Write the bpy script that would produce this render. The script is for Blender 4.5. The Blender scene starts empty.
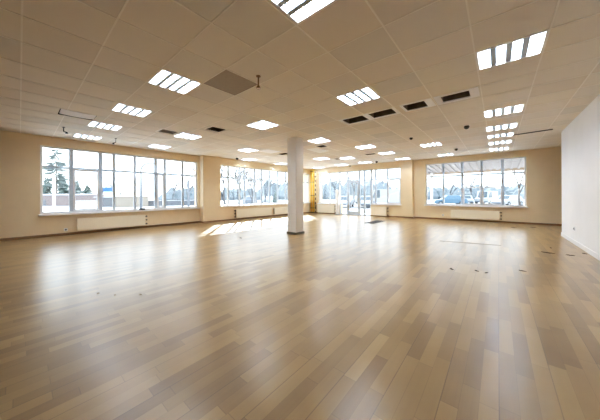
import bpy, bmesh, math, random
from mathutils import Vector, Matrix

# ------------------------------------------------------------------ basics
# world axes: +X runs along the left wall towards the glazed end of the hall,
# +Y points to the left wall, Z is up.  Units are metres.
random.seed(7)
scene = bpy.context.scene
col = scene.collection
T = 3.0            # ceiling height
VL = 10.30         # left wall, near section
VM = 9.97          # left wall, projecting far section
UD = 13.0          # glazed entrance wall
UW = 13.2          # end wall with the right-hand window
VR = -1.405        # white partition on the right
GZ = -0.40         # ground outside


def tag(o, label=None, cat=None, group=None, kind=None):
    if label: o['label'] = label
    if cat: o['category'] = cat
    if group: o['group'] = group
    if kind: o['kind'] = kind
    return o


def empty(name, loc=(0, 0, 0), rz=0.0, label=None, cat=None, group=None, kind=None):
    o = bpy.data.objects.new(name, None)
    o.empty_display_size = 0.2
    o.location = loc
    o.rotation_euler = (0, 0, rz)
    col.objects.link(o)
    return tag(o, label, cat, group, kind)


class MB:
    """collects shapes, links them as one mesh object"""
    def __init__(self):
        self.bm = bmesh.new()

    def quadbox(self, c):
        vs = [self.bm.verts.new(p) for p in c]
        for f in ((0, 3, 2, 1), (4, 5, 6, 7), (0, 1, 5, 4), (1, 2, 6, 5), (2, 3, 7, 6), (3, 0, 4, 7)):
            self.bm.faces.new([vs[i] for i in f])
        return self

    def box(self, x0, x1, y0, y1, z0, z1):
        if x0 > x1: x0, x1 = x1, x0
        if y0 > y1: y0, y1 = y1, y0
        if z0 > z1: z0, z1 = z1, z0
        return self.quadbox([(x0, y0, z0), (x1, y0, z0), (x1, y1, z0), (x0, y1, z0),
                             (x0, y0, z1), (x1, y0, z1), (x1, y1, z1), (x0, y1, z1)])

    def tube(self, pts, radii, n=8, caps=True):
        pts = [Vector(p) for p in pts]
        if not isinstance(radii, (list, tuple)): radii = [radii] * len(pts)
        rings = []
        for i, p in enumerate(pts):
            d = (pts[min(i + 1, len(pts) - 1)] - pts[max(i - 1, 0)])
            if d.length < 1e-9: d = Vector((0, 0, 1))
            d.normalize()
            a = d.cross(Vector((0, 0, 1)))
            if a.length < 1e-3: a = d.cross(Vector((1, 0, 0)))
            a.normalize()
            b = d.cross(a)
            rings.append([self.bm.verts.new(p + (a * math.cos(t) + b * math.sin(t)) * radii[i])
                          for t in [2 * math.pi * k / n for k in range(n)]])
        for r, s in zip(rings, rings[1:]):
            for k in range(n):
                self.bm.faces.new((r[k], r[(k + 1) % n], s[(k + 1) % n], s[k]))
        if caps and n > 2:
            self.bm.faces.new(list(reversed(rings[0])))
            self.bm.faces.new(rings[-1])
        return self

    def lathe(self, cx, cy, prof, n=16):
        rings = [[self.bm.verts.new((cx + r * math.cos(2 * math.pi * k / n), cy + r * math.sin(2 * math.pi * k / n), z))
                  for k in range(n)] for r, z in prof]
        for r, s in zip(rings, rings[1:]):
            for k in range(n):
                self.bm.faces.new((r[k], r[(k + 1) % n], s[(k + 1) % n], s[k]))
        self.bm.faces.new(rings[0]); self.bm.faces.new(rings[-1])
        return self

    def prism(self, poly, y0, y1):
        """poly in (x,z), extruded along y"""
        a = [self.bm.verts.new((x, y0, z)) for x, z in poly]
        b = [self.bm.verts.new((x, y1, z)) for x, z in poly]
        n = len(poly)
        self.bm.faces.new(a); self.bm.faces.new(list(reversed(b)))
        for k in range(n):
            self.bm.faces.new((a[k], b[k], b[(k + 1) % n], a[(k + 1) % n]))
        return self

    def build(self, name, mat, parent=None, origin=(0, 0, 0), bevel=0.0, smooth=False, segs=2):
        bm = self.bm
        ox = Vector(origin)
        for v in bm.verts: v.co -= ox
        bmesh.ops.recalc_face_normals(bm, faces=bm.faces)
        if bevel > 0:
            bmesh.ops.bevel(bm, geom=list(bm.edges), offset=bevel, segments=segs, affect='EDGES', profile=0.6)
        me = bpy.data.meshes.new(name)
        bm.to_mesh(me); bm.free()
        if smooth:
            for p in me.polygons: p.use_smooth = True
        me.materials.append(mat)
        o = bpy.data.objects.new(name, me)
        col.objects.link(o)
        if parent is not None: o.parent = parent
        return o


CHILDREN = {}
def copy_tree(o, parent=None):
    c = o.copy(); col.objects.link(c)
    c.parent = parent
    for ch in list(o.children): copy_tree(ch, c)
    return c


# ------------------------------------------------------------------ materials
def mat(name, color=(.8, .8, .8), rough=.6, metal=0.0, spec=.5, emit=None, estr=0.0, noise=0.0, nscale=8.0, bump=0.0, bscale=60.0):
    m = bpy.data.materials.new(name); m.use_nodes = True
    nt = m.node_tree; N = nt.nodes; L = nt.links
    b = N['Principled BSDF']
    b.inputs['Base Color'].default_value = (*color, 1)
    b.inputs['Roughness'].default_value = rough
    b.inputs['Metallic'].default_value = metal
    b.inputs['Specular IOR Level'].default_value = spec
    if emit:
        b.inputs['Emission Color'].default_value = (*emit, 1)
        b.inputs['Emission Strength'].default_value = estr
    if noise or bump:
        tc = N.new('ShaderNodeTexCoord')
    if noise:
        t = N.new('ShaderNodeTexNoise'); t.inputs['Scale'].default_value = nscale; t.inputs['Detail'].default_value = 5
        r = N.new('ShaderNodeMapRange'); r.inputs['From Min'].default_value = .3; r.inputs['From Max'].default_value = .7
        r.inputs['To Min'].default_value = 1 - noise; r.inputs['To Max'].default_value = 1 + noise
        mx = N.new('ShaderNodeMix'); mx.data_type = 'RGBA'; mx.blend_type = 'MULTIPLY'; mx.inputs['Factor'].default_value = 1
        mx.inputs['A'].default_value = (*color, 1)
        L.new(tc.outputs['Object'], t.inputs['Vector']); L.new(t.outputs['Fac'], r.inputs['Value'])
        L.new(r.outputs['Result'], mx.inputs['B']); L.new(mx.outputs['Result'], b.inputs['Base Color'])
    if bump:
        t2 = N.new('ShaderNodeTexNoise'); t2.inputs['Scale'].default_value = bscale; t2.inputs['Detail'].default_value = 4
        bp = N.new('ShaderNodeBump'); bp.inputs['Strength'].default_value = bump; bp.inputs['Distance'].default_value = .01
        L.new(tc.outputs['Object'], t2.inputs['Vector']); L.new(t2.outputs['Fac'], bp.inputs['Height']); L.new(bp.outputs['Normal'], b.inputs['Normal'])
    return m


def floor_material():
    m = bpy.data.materials.new('oak_laminate'); m.use_nodes = True
    nt = m.node_tree; N = nt.nodes; L = nt.links
    b = N['Principled BSDF']
    def M(op, a, c=None, clamp=False):
        n = N.new('ShaderNodeMath'); n.operation = op; n.use_clamp = clamp
        for i, x in enumerate((a, c)):
            if x is None: continue
            if isinstance(x, (int, float)): n.inputs[i].default_value = x
            else: L.new(x, n.inputs[i])
        return n.outputs[0]
    tc = N.new('ShaderNodeTexCoord'); sp = N.new('ShaderNodeSeparateXYZ')
    L.new(tc.outputs['Object'], sp.inputs[0])
    W, LEN = 0.088, 0.62
    x, y = sp.outputs['X'], sp.outputs['Y']
    rowf = M('DIVIDE', y, W); row = M('FLOOR', rowf); fy = M('FRACT', rowf)
    wn = N.new('ShaderNodeTexWhiteNoise'); wn.noise_dimensions = '1D'; L.new(row, wn.inputs['W'])
    xf = M('ADD', M('DIVIDE', x, LEN), M('MULTIPLY', wn.outputs['Value'], 7.3))
    idx = M('FLOOR', xf); fx = M('FRACT', xf)
    cv = N.new('ShaderNodeCombineXYZ'); L.new(row, cv.inputs[0]); L.new(idx, cv.inputs[1])
    wn2 = N.new('ShaderNodeTexWhiteNoise'); wn2.noise_dimensions = '3D'; L.new(cv.outputs[0], wn2.inputs['Vector'])
    # grain stretched along the board, different on every board
    gv = N.new('ShaderNodeCombineXYZ')
    L.new(M('ADD', M('MULTIPLY', x, 1.2), M('MULTIPLY', wn2.outputs['Value'], 37.0)), gv.inputs[0])
    L.new(M('MULTIPLY', y, 34.0), gv.inputs[1])
    g = N.new('ShaderNodeTexNoise'); g.inputs['Scale'].default_value = 1.0; g.inputs['Detail'].default_value = 6; g.inputs['Roughness'].default_value = .6
    g.inputs['Distortion'].default_value = .6
    L.new(gv.outputs[0], g.inputs['Vector'])
    # broad blotches
    bl = N.new('ShaderNodeTexNoise'); bl.inputs['Scale'].default_value = 3.0; bl.inputs['Detail'].default_value = 3
    L.new(tc.outputs['Object'], bl.inputs['Vector'])
    f = M('ADD', M('MULTIPLY', wn2.outputs['Value'], .74), M('ADD', M('MULTIPLY', M('SUBTRACT', g.outputs['Fac'], .5), .22), M('MULTIPLY', M('SUBTRACT', bl.outputs['Fac'], .5), .45)))
    f = M('ADD', f, .13, True)
    cr = N.new('ShaderNodeValToRGB'); e = cr.color_ramp.elements
    e[0].position = 0; e[0].color = (*FLOOR_C[0], 1)
    e[1].position = 1; e[1].color = (*FLOOR_C[3], 1)
    for ps, c in ((.35, FLOOR_C[1]), (.68, FLOOR_C[2])):
        q = e.new(ps); q.color = (*c, 1)
    L.new(f, cr.inputs[0])
    # joints: thin between strips, stronger every third strip
    ey = M('MINIMUM', fy, M('SUBTRACT', 1.0, fy))
    thin = M('LESS_THAN', ey, .018)
    r3 = M('FRACT', M('DIVIDE', M('ADD', y, .0), W * 3)); e3 = M('MINIMUM', r3, M('SUBTRACT', 1.0, r3))
    wide = M('LESS_THAN', e3, .012)
    ex = M('MINIMUM', fx, M('SUBTRACT', 1.0, fx)); endj = M('LESS_THAN', ex, .004)
    j = M('ADD', M('ADD', M('MULTIPLY', thin, .22), M('MULTIPLY', endj, .3)), M('MULTIPLY', wide, .3), True)
    mx = N.new('ShaderNodeMix'); mx.data_type = 'RGBA'
    L.new(j, mx.inputs['Factor']); L.new(cr.outputs[0], mx.inputs['A']); mx.inputs['B'].default_value = (.06, .03, .015, 1)
    L.new(mx.outputs['Result'], b.inputs['Base Color'])
    rr = N.new('ShaderNodeMapRange'); rr.inputs['To Min'].default_value = .25; rr.inputs['To Max'].default_value = .36
    L.new(g.outputs['Fac'], rr.inputs['Value']); L.new(rr.outputs['Result'], b.inputs['Roughness'])
    b.inputs['Specular IOR Level'].default_value = .5
    b.inputs['Coat Weight'].default_value = .5; b.inputs['Coat Roughness'].default_value = .31; b.inputs['Coat IOR'].default_value = 1.45
    # boards lie slightly uneven: tiny height change per board plus joints
    wv = N.new('ShaderNodeTexNoise'); wv.inputs['Scale'].default_value = 1.0; wv.inputs['Detail'].default_value = 2
    wvv = N.new('ShaderNodeCombineXYZ'); L.new(M('MULTIPLY', x, .7), wvv.inputs[0]); L.new(M('MULTIPLY', y, 5.0), wvv.inputs[1]); L.new(wvv.outputs[0], wv.inputs['Vector'])
    hgt = M('SUBTRACT', M('ADD', M('MULTIPLY', g.outputs['Fac'], .06), M('MULTIPLY', wv.outputs['Fac'], .6)), M('MULTIPLY', wide, .25))
    bp = N.new('ShaderNodeBump'); bp.inputs['Strength'].default_value = .16; bp.inputs['Distance'].default_value = .01
    L.new(hgt, bp.inputs['Height']); L.new(bp.outputs['Normal'], b.inputs['Normal'])
    return m


def glass_material():
    m = bpy.data.materials.new('window_glass'); m.use_nodes = True
    nt = m.node_tree; N = nt.nodes; L = nt.links
    for n in list(N): N.remove(n)
    out = N.new('ShaderNodeOutputMaterial'); tr = N.new('ShaderNodeBsdfTransparent'); gl = N.new('ShaderNodeBsdfGlossy')
    tr.inputs['Color'].default_value = (.95, .975, .98, 1); gl.inputs['Roughness'].default_value = .02
    lw = N.new('ShaderNodeLayerWeight'); lw.inputs['Blend'].default_value = .5
    pw = N.new('ShaderNodeMath'); pw.operation = 'POWER'; pw.inputs[1].default_value = 5.0; L.new(lw.outputs['Facing'], pw.inputs[0])
    ma = N.new('ShaderNodeMath'); ma.operation = 'MULTIPLY_ADD'; ma.inputs[1].default_value = .9; ma.inputs[2].default_value = .035
    L.new(pw.outputs[0], ma.inputs[0])
    mx = N.new('ShaderNodeMixShader')
    L.new(ma.outputs[0], mx.inputs[0]); L.new(tr.outputs[0], mx.inputs[1]); L.new(gl.outputs[0], mx.inputs[2]); L.new(mx.outputs[0], out.inputs[0])
    return m


def tile_material():
    m = bpy.data.materials.new('ceiling_tile'); m.use_nodes = True
    nt = m.node_tree; N = nt.nodes; L = nt.links; b = N['Principled BSDF']
    at = N.new('ShaderNodeAttribute'); at.attribute_name = 'shade'
    mx = N.new('ShaderNodeMix'); mx.data_type = 'RGBA'; mx.blend_type = 'MULTIPLY'; mx.inputs['Factor'].default_value = 1
    mx.inputs['A'].default_value = (*TILE_C, 1)
    L.new(at.outputs['Color'], mx.inputs['B']); L.new(mx.outputs['Result'], b.inputs['Base Color'])
    tc = N.new('ShaderNodeTexCoord'); t = N.new('ShaderNodeTexNoise'); t.inputs['Scale'].default_value = 90
    bp = N.new('ShaderNodeBump'); bp.inputs['Strength'].default_value = .08; bp.inputs['Distance'].default_value = .004
    L.new(tc.outputs['Object'], t.inputs['Vector']); L.new(t.outputs['Fac'], bp.inputs['Height']); L.new(bp.outputs['Normal'], b.inputs['Normal'])
    b.inputs['Roughness'].default_value = .75
    return m


def stripe_material(name, c1, c2, period, axis=2):
    m = bpy.data.materials.new(name); m.use_nodes = True
    nt = m.node_tree; N = nt.nodes; L = nt.links; b = N['Principled BSDF']
    tc = N.new('ShaderNodeTexCoord'); sp = N.new('ShaderNodeSeparateXYZ'); L.new(tc.outputs['Object'], sp.inputs[0])
    d = N.new('ShaderNodeMath'); d.operation = 'DIVIDE'; L.new(sp.outputs[axis], d.inputs[0]); d.inputs[1].default_value = period
    f = N.new('ShaderNodeMath'); f.operation = 'FRACT'; L.new(d.outputs[0], f.inputs[0])
    g = N.new('ShaderNodeMath'); g.operation = 'GREATER_THAN'; L.new(f.outputs[0], g.inputs[0]); g.inputs[1].default_value = .5
    mx = N.new('ShaderNodeMix'); mx.data_type = 'RGBA'; L.new(g.outputs[0], mx.inputs['Factor'])
    mx.inputs['A'].default_value = (*c1, 1); mx.inputs['B'].default_value = (*c2, 1)
    L.new(mx.outputs['Result'], b.inputs['Base Color']); b.inputs['Roughness'].default_value = .5
    return m


FLOOR_C = ((.165, .093, .030), (.245, .150, .054), (.31, .197, .075), (.375, .252, .108))
TILE_C = (.84, .785, .72)

Mfloor = floor_material()
Mtile = tile_material()
Mbar = mat('ceiling_bar', (.93, .89, .84), .5)
Mwall = mat('cream_plaster', (.82, .67, .455), .85, noise=.03, nscale=2.5, bump=.05)
Mwhite = mat('white_plaster', (.90, .92, .95), .8, noise=.025, nscale=1.5, bump=.03)
Mcolumn = mat('column_paint', (.86, .83, .78), .75, noise=.02, nscale=3)
Mskirt = mat('brown_skirting', (.22, .115, .045), .45, noise=.15, nscale=14)
Mshoe = mat('dark_skirting', (.10, .085, .05), .5)
Mpvc = mat('white_frame_plastic', (.80, .83, .87), .35)
Mpvcg = mat('shaded_white_plastic', (.48, .56, .66), .4)  # white plastic, its backlit grey-blue shade put into the colour
Msill = mat('sill_white', (.86, .85, .86), .35)
Mglass = glass_material()
Mrad = mat('radiator_enamel', (.90, .81, .64), .4)
Mraddark = mat('radiator_grille', (.09, .075, .06), .6)
Mdark = mat('dark_void', (.035, .026, .02), .9)  # near-black stands in for the unlit space above the ceiling
Mduct = mat('duct_brown', (.12, .09, .065), .8, noise=.3, nscale=9)
Mblack = mat('black_plastic', (.015, .015, .015), .4)
Mtube = mat('lamp_glow', (.9, .9, .9), .5, emit=(.94, .97, 1.0), estr=38.0)
Mreflector = mat('lamp_reflector', (.88, .90, .93), .3)
Mlouver = mat('louver_metal', (.50, .60, .72), .5)
Mframe = mat('lamp_frame', (.95, .95, .95), .4)
Mgreytile = mat('grey_tile', (.40, .345, .29), .8, noise=.04, nscale=20)
Mlav = mat('pale_tile', (.93, .92, .96), .6)
Mbrass = mat('sprinkler_metal', (.30, .17, .08), .4, metal=.7)
Mchrome = mat('handle_metal', (.6, .6, .6), .25, metal=1)
Myellow = mat('yellow_paint', (.86, .52, .07), .4)
Mstripe = stripe_material('black_and_pale_bands', (.02, .02, .02), (.85, .72, .40), .30)
Mscrap = mat('wood_scrap', (.035, .022, .014), .7, noise=.3, nscale=40)
Mscrapl = mat('pale_scrap', (.42, .31, .20), .7)
Mmat = mat('floor_grating', (.07, .06, .055), .7)
Msnow = mat('snow', (0.527, 0.544, 0.578), .7, noise=.04, nscale=.15)
Mroad = mat('wet_road', (0.180, 0.186, 0.204), .5, noise=.1, nscale=.4)
Mbark = mat('bark', (0.140, 0.119, 0.105), .9, noise=.2, nscale=6)
Mpale = mat('pale_bark', (0.090, 0.090, 0.096), .9, noise=.15, nscale=6)
Mpine = mat('pine_needles', (0.120, 0.144, 0.135), .8, noise=.35, nscale=1.2)
Mpine2 = mat('dark_needles', (0.066, 0.090, 0.078), .8, noise=.35, nscale=1.2)
Mhaze = mat('far_trees', (0.149, 0.174, 0.192), .9, noise=.25, nscale=.25)  # distance haze put into the tree colour
Mpink = mat('pink_wall', (0.187, 0.143, 0.135), .8, noise=.06, nscale=.6)
Mgreyw = mat('grey_wall', (0.120, 0.120, 0.129), .8, noise=.06, nscale=.6)
Mtan = mat('tan_wall', (0.252, 0.210, 0.168), .8)
Mblue = mat('blue_sign', (.012, .10, .36), .4)
Mbluecar = mat('blue_car_paint', (0.088, 0.165, 0.248), .3)
Mwcar = mat('white_car_paint', (0.413, 0.427, 0.450), .3)
Mdcar = mat('dark_car_paint', (.10, .12, .15), .3)
Mgcar = mat('silver_car_paint', (0.300, 0.318, 0.336), .3)
Mcglass = mat('car_glass', (.05, .07, .09), .15)
Mtyre = mat('tyre', (.02, .02, .02), .8)
Mpole = mat('pole_grey', (.14, .15, .17), .5)
Mpolew = mat('pole_white', (.85, .86, .88), .5)
Msoffit = mat('soffit', (0.330, 0.300, 0.288), .7)
Mfascia = mat('fascia', (0.528, 0.432, 0.360), .7)
Mroof = mat('roof_slab', (.45, .42, .40), .9)

# ------------------------------------------------------------------ setting
U0, U1, V0, V1 = -6.0, 13.45, -5.0, 10.65
o = MB().box(U0 - .3, U1, V0 - .3, V1, GZ + .02, 0).build('floor', Mfloor)
tag(o, 'glossy oak strip laminate floor of the empty hall', 'floor', kind='structure')


def wall(name, boxes, m, label):
    mb = MB()
    for b in boxes: mb.box(*b)
    return tag(mb.build(name, m), label, 'wall', kind='structure')


def opening_boxes(axis, s0, s1, d0, d1, o0, o1, z0, z1, top=3.3, bot=0.0):
    """wall slab s0..s1 (along), d0..d1 (thickness) with an opening o0..o1 x z0..z1"""
    r = [(s0, o0, bot, top), (o1, s1, bot, top), (o0, o1, z1, top)]
    if z0 > bot: r.append((o0, o1, bot, z0))
    if axis == 'u': return [(a, b, d0, d1, z, w) for a, b, z, w in r]
    return [(d0, d1, a, b, z, w) for a, b, z, w in r]


ZB = 0.0
wall('wall_left', opening_boxes('u', U0, 5.22, VL, V1, .39, 5.16, .66, 2.73), Mwall, 'cream wall with the widest window and a single long radiator')
wall('wall_left_far', opening_boxes('u', 5.22, U1, VM, V1, 6.08, 12.92, .70, 2.68), Mwall, 'cream wall projecting past a pier, bare trees outside its window')
far = opening_boxes('v', 3.37, VM, UD, U1, 3.95, 9.30, .0, 2.68)
far += [(UD, U1, 3.95, 5.60, 0, .68), (UD, U1, 7.70, 9.30, 0, .66)]
wall('wall_far', far, Mwall, 'cream wall around the glazed entrance doors')
wall('wall_far_right', opening_boxes('v', V0, 3.37, UW, U1, -.88, 2.81, .68, 2.75), Mwall, 'cream end wall with the window looking under a canopy')
wall('wall_right', [(U0, 10.08, VR - .12, VR, 0, 3.0)], Mwhite, 'white partition wall with pale skirting')
wall('wall_rear', [(U0 - .2, U0, V0, V1, 0, 3.3)], Mwall, 'cream wall behind the viewpoint')
wall('wall_side', [(U0, U1, V0 - .2, V0, 0, 3.3)], Mwall, 'cream wall beyond the white partition')

# column
o = MB().box(5.42, 5.78, 4.72, 5.07, 0, T).build('column', Mcolumn, bevel=.008)
tag(o, 'square pale column standing free in the middle of the hall', 'column', kind='structure')
o = MB().box(5.395, 5.805, 4.695, 5.095, 0, .07).build('trim_1', Mshoe, bevel=.006)
tag(o, 'dark skirting around the foot of the column', 'skirting', kind='structure')


def skirting(name, b, m, label):
    mb = MB()
    for x in b: mb.box(*x)
    return tag(mb.build(name, m, bevel=.004, segs=1), label, 'skirting', kind='structure')


SK = .075
skirting('baseboard_left', [(U0, 5.20, VL - .022, VL, 0, SK), (5.198, 5.22, VM - .022, VL - .022, 0, SK), (5.22, UD, VM - .022, VM, 0, SK)], Mskirt, 'brown skirting along the cream window walls')
skirting('baseboard_far', [(UD - .022, UD, 7.70, VM - .022, 0, SK), (UD - .022, UD, 3.348, 5.60, 0, SK), (UD, UW - .022, 3.348, 3.37, 0, SK)], Mskirt, 'brown skirting below the entrance glazing')
skirting('baseboard_far_right', [(UW - .022, UW, V0, 3.348, 0, SK)], Mskirt, 'brown skirting under the window with the canopy')
skirting('baseboard_right', [(U0, 10.08, VR, VR + .02, 0, .10)], Mwhite, 'white skirting along the white partition')

# ------------------------------------------------------------------ ceiling with cut-outs
UL = [.02 - .6 * k for k in range(10, 0, -1)] + [.02, .645, 1.29, 1.89, 2.5, 3.1, 3.72, 4.28, 4.91] + [4.91 + .6 * k for k in range(1, 14)]
VLN = [-.44 - .62 * k for k in range(7, 0, -1)] + [-.44, .22, .93, 1.63, 2.28, 2.95, 3.62, 4.24, 4.92, 5.6, 6.2, 6.83, 7.42, 8.0, 8.6, 9.2, 9.74]

# ceiling lights: u0,u1,v0,v1, lamellae run along ('v' or 'u'), label
LIGHTS = [
    (1.29, 1.89, .98, 1.61, 'v', 'louvred ceiling light nearest overhead, cut by the top of the picture'),
    (1.29, 1.89, 3.62, 4.24, 'v', 'large bright square ceiling light left of the grey ceiling tile'),
    (1.22, 1.83, 5.61, 6.16, 'v', 'square ceiling light second in the row running to the left wall window'),
    (1.10, 1.73, 7.42, 7.98, 'v', 'square ceiling light beside the sagging tile, third in its row'),
    (1.02, 1.64, 9.22, 9.72, 'v', 'square ceiling light closest to the left window head, beside its middle panes'),
    (2.97, 3.58, 6.85, 7.45, 'v', 'square ceiling light touching the narrow dark grille above the left window'),
    (2.97, 3.58, 9.10, 9.70, 'v', 'small square ceiling light over the far end of the left window'),
    (3.72, 4.28, 4.27, 4.92, 'u', 'square ceiling light alone in front of the column, to its left'),
    (5.53, 6.13, 7.26, 7.90, 'u', 'flat square ceiling light left of the pale dropped tile'),
    (7.05, 7.65, 9.16, 9.74, 'u', 'thin-looking ceiling light above the middle of the bare tree window'),
    (9.20, 9.80, 9.10, 9.70, 'u', 'small ceiling light just left of the column top, over the far window'),
    (6.05, 6.65, 4.20, 4.80, 'u', 'bright square ceiling light just right of the column top'),
    (9.20, 9.82, 6.30, 6.95, 'u', 'small ceiling light behind the crooked pale tiles, right of the column'),
    (9.92, 10.5, 5.28, 5.88, 'u', 'small ceiling light right of a little dark opening, near the entrance'),
    (12.0, 12.6, 6.75, 7.40, 'u', 'ceiling light directly over the entrance doors'),
    (12.3, 12.85, 8.60, 9.30, 'u', 'faint ceiling light above the yellow pipes in the far corner'),
    (8.00, 8.60, 3.45, 4.10, 'u', 'bright ceiling light in front of the dark slot by the entrance'),
    (9.85, 10.4, 3.35, 3.95, 'u', 'ceiling light just right of the dark slot by the entrance'),
    (11.95, 12.5, 3.30, 3.95, 'u', 'ceiling light at the wall step between entrance and right window'),
    (11.9, 12.45, 5.25, 5.90, 'u', 'dim narrow ceiling light over the right-hand entrance glazing'),
    (3.72, 4.28, 1.63, 2.28, 'u', 'square ceiling light with three dark lamellae in front of the row of vents'),
    (3.72, 4.28, -.44, .22, 'u', 'large dazzling ceiling light nearest the white partition, first of its column'),
    (6.45, 7.00, -.42, .25, 'u', 'second ceiling light of the column of lights running to the right window'),
    (8.03, 8.55, -.40, .26, 'u', 'third ceiling light of the column of lights running to the right window'),
    (9.20, 9.72, -.37, .26, 'u', 'ceiling light crossed by the thin dark rod'),
    (10.45, 10.95, -.37, .27, 'u', 'ceiling light just beyond the thin dark rod'),
    (11.9, 12.5, -.33, .28, 'u', 'farthest ceiling light of the column, nearest the right window head'),
    (9.25, 9.80, 1.51, 2.17, 'u', 'ceiling light between two black detectors, left of the long light column'),
    (12.05, 12.6, 1.50, 2.10, 'u', 'ceiling light above the left edge of the canopy window'),
]
VENTS = [
    # u0,u1,v0,v1, inner margins (u-,u+,v-,v+), label
    (4.92, 5.42, 2.29, 2.92, (.05, .05, .05, .05), 'dark open ceiling vent at the left end of the row of four'),
    (4.92, 5.40, 1.64, 2.27, (.05, .05, .05, .05), 'dark open ceiling vent second from the left in the row of four'),
    (4.92, 5.40, .95, 1.52, (.05, .05, .13, .04), 'dark open ceiling vent third from the left in the row of four'),
    (4.91, 5.40, .25, .91, (.08, .08, .13, .10), 'dark ceiling vent in a wide white frame, right end of the row of four'),
    (2.43, 2.93, 6.85, 7.30, (.05, .04, .03, .03), 'narrow dark vent grille beside a ceiling light over the left window'),
    (3.20, 3.66, 5.63, 6.08, (.03, .03, .03, .03), 'lone dark square opening in the ceiling left of the column'),
    (7.14, 7.56, 6.80, 7.36, (.04, .04, .04, .04), 'small dark opening next to the pale dropped tile by the column'),
    (6.95, 7.35, 4.74, 5.15, (.03, .03, .03, .03), 'small dark opening between the bright light and the crooked pale tiles'),
    (9.92, 10.35, 5.96, 6.26, (.03, .03, .03, .03), 'tiny dark opening between two ceiling lights near the entrance'),
    (9.76, 10.12, 4.03, 4.55, (.03, .03, .03, .03), 'dark slot in the ceiling between two lights in front of the entrance'),
]
SAG = (.54, 1.12, 6.83, 7.36)
DROP = (6.20, 6.90, 6.80, 7.40)
CROOK = (7.20, 8.10, 5.24, 5.72)
GREY = (1.89, 2.50, 2.95, 3.62)
CUTS = [l[:4] for l in LIGHTS] + [v[:4] for v in VENTS] + [SAG, DROP, CROOK, GREY]


def cut(u, v, eps=0.0):
    return any(a - eps < u < b + eps and c - eps < v < d + eps for a, b, c, d in CUTS)


def uniq(xs):
    r = []
    for x in sorted(xs):
        if not r or x - r[-1] > 1e-4: r.append(x)
    return r


CU0, CU1, CV0, CV1 = U0, U1, V0, V1
us = uniq([CU0, CU1] + [x for x in UL if CU0 < x < CU1] + [c for r in CUTS for c in r[:2]])
vs = uniq([CV0, CV1] + [x for x in VLN if CV0 < x < CV1] + [c for r in CUTS for c in r[2:]])
bm = bmesh.new()
lay = bm.loops.layers.color.new('shade')
rng = random.Random(3)
shade = {}
import bisect
for i in range(len(us) - 1):
    for j in range(len(vs) - 1):
        cu, cv = (us[i] + us[i + 1]) / 2, (vs[j] + vs[j + 1]) / 2
        if cut(cu, cv): continue
        key = (bisect.bisect(UL, cu), bisect.bisect(VLN, cv))
        if key not in shade:
            s = 1 + rng.uniform(-.045, .035); w = rng.uniform(-.012, .012)
            shade[key] = (s + w, s, s - w, 1)
        q = [bm.verts.new(p) for p in ((us[i], vs[j], T), (us[i], vs[j + 1], T), (us[i + 1], vs[j + 1], T), (us[i + 1], vs[j], T))]
        f = bm.faces.new(q)
        for lp in f.loops: lp[lay] = shade[key]
bmesh.ops.remove_doubles(bm, verts=bm.verts, dist=1e-5)
me = bpy.data.meshes.new('ceiling'); bm.to_mesh(me); bm.free(); me.materials.append(Mtile)
ceiling = bpy.data.objects.new('ceiling', me); col.objects.link(ceiling)
tag(ceiling, 'suspended ceiling of square beige tiles in a metal grid', 'ceiling', kind='structure')
# grid bars, clipped at every cut-out
mb = MB(); bw = .0075
for k, u in enumerate(UL):
    if not CU0 < u < CU1: continue
    for j in range(len(vs) - 1):
        if not cut(u, (vs[j] + vs[j + 1]) / 2, -1e-3): mb.box(u - bw, u + bw, vs[j], vs[j + 1], T - .004, T + .004)
for v in VLN:
    if not CV0 < v < CV1: continue
    for i in range(len(us) - 1):
        if not cut((us[i] + us[i + 1]) / 2, v, -1e-3): mb.box(us[i], us[i + 1], v - bw, v + bw, T - .005, T + .003)
mb.build('ceiling_grid', Mbar, ceiling)

# solid roof above; unseen eaves added to block sun: entrance and near left window
mb = MB().box(U0 - .2, U1, V0 - .2, V1, 3.3, 3.5).box(U1, 16.5, V0, 9.95, 3.3, 3.5)
mb.quadbox([(U0, V1, 3.3), (5.5, V1, 3.3), (8.6, 14.25, 3.3), (U0, 14.25, 3.3), (U0, V1, 3.5), (5.5, V1, 3.5), (8.6, 14.25, 3.5), (U0, 14.25, 3.5)])  # added eave, its edge cut along the sun rays
tag(mb.build('roof', Mroof), 'flat roof slab above the ceiling with unseen eaves added to block sun', 'roof', kind='structure')


# ------------------------------------------------------------------ ceiling lights
def make_light():
    """nominal .60 (x) by .64 (y); lamps and lamellae run along y"""
    r = empty('ceiling_light', (0, 0, T))
    a, b, w, h = .30, .32, .025, .085
    f = MB()
    f.box(-a, a, -b, -b + w, -.008, .004).box(-a, a, b - w, b, -.008, .004)
    f.box(-a, -a + w, -b + w, b - w, -.008, .004).box(a - w, a, -b + w, b - w, -.008, .004)
    f.build('frame', Mframe, r)
    h_ = MB()
    h_.box(-a, a, -b, b, h, h + .012)
    h_.box(-a, -a + .01, -b, b, 0, h).box(a - .01, a, -b, b, 0, h).box(-a, a, -b, -b + .01, 0, h).box(-a, a, b - .01, b, 0, h)
    h_.build('housing', Mreflector, r)
    lv = MB()
    for k in (-1, 0, 1):
        x = k * .1375
        lv.prism([(x - .026, -.002), (x + .026, -.002), (x + .036, .05), (x - .036, .05)], -b + w, b - w)
    for k in range(-4, 5):
        y = k * .062
        for q in range(4):
            x0 = -a + w + q * .1375
            lv.box(x0 + .012, x0 + .126, y - .0015, y + .0015, .004, .026)
    lv.build('louver', Mlouver, r)
    for q in range(4):
        xc = -.20625 + q * .1375
        t = MB()
        t.tube([(xc, -b + .03, .05), (xc, b - .03, .05)], .024, 8)
        t.build('lamp_tube', Mtube, r, smooth=True)
    return r


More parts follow.
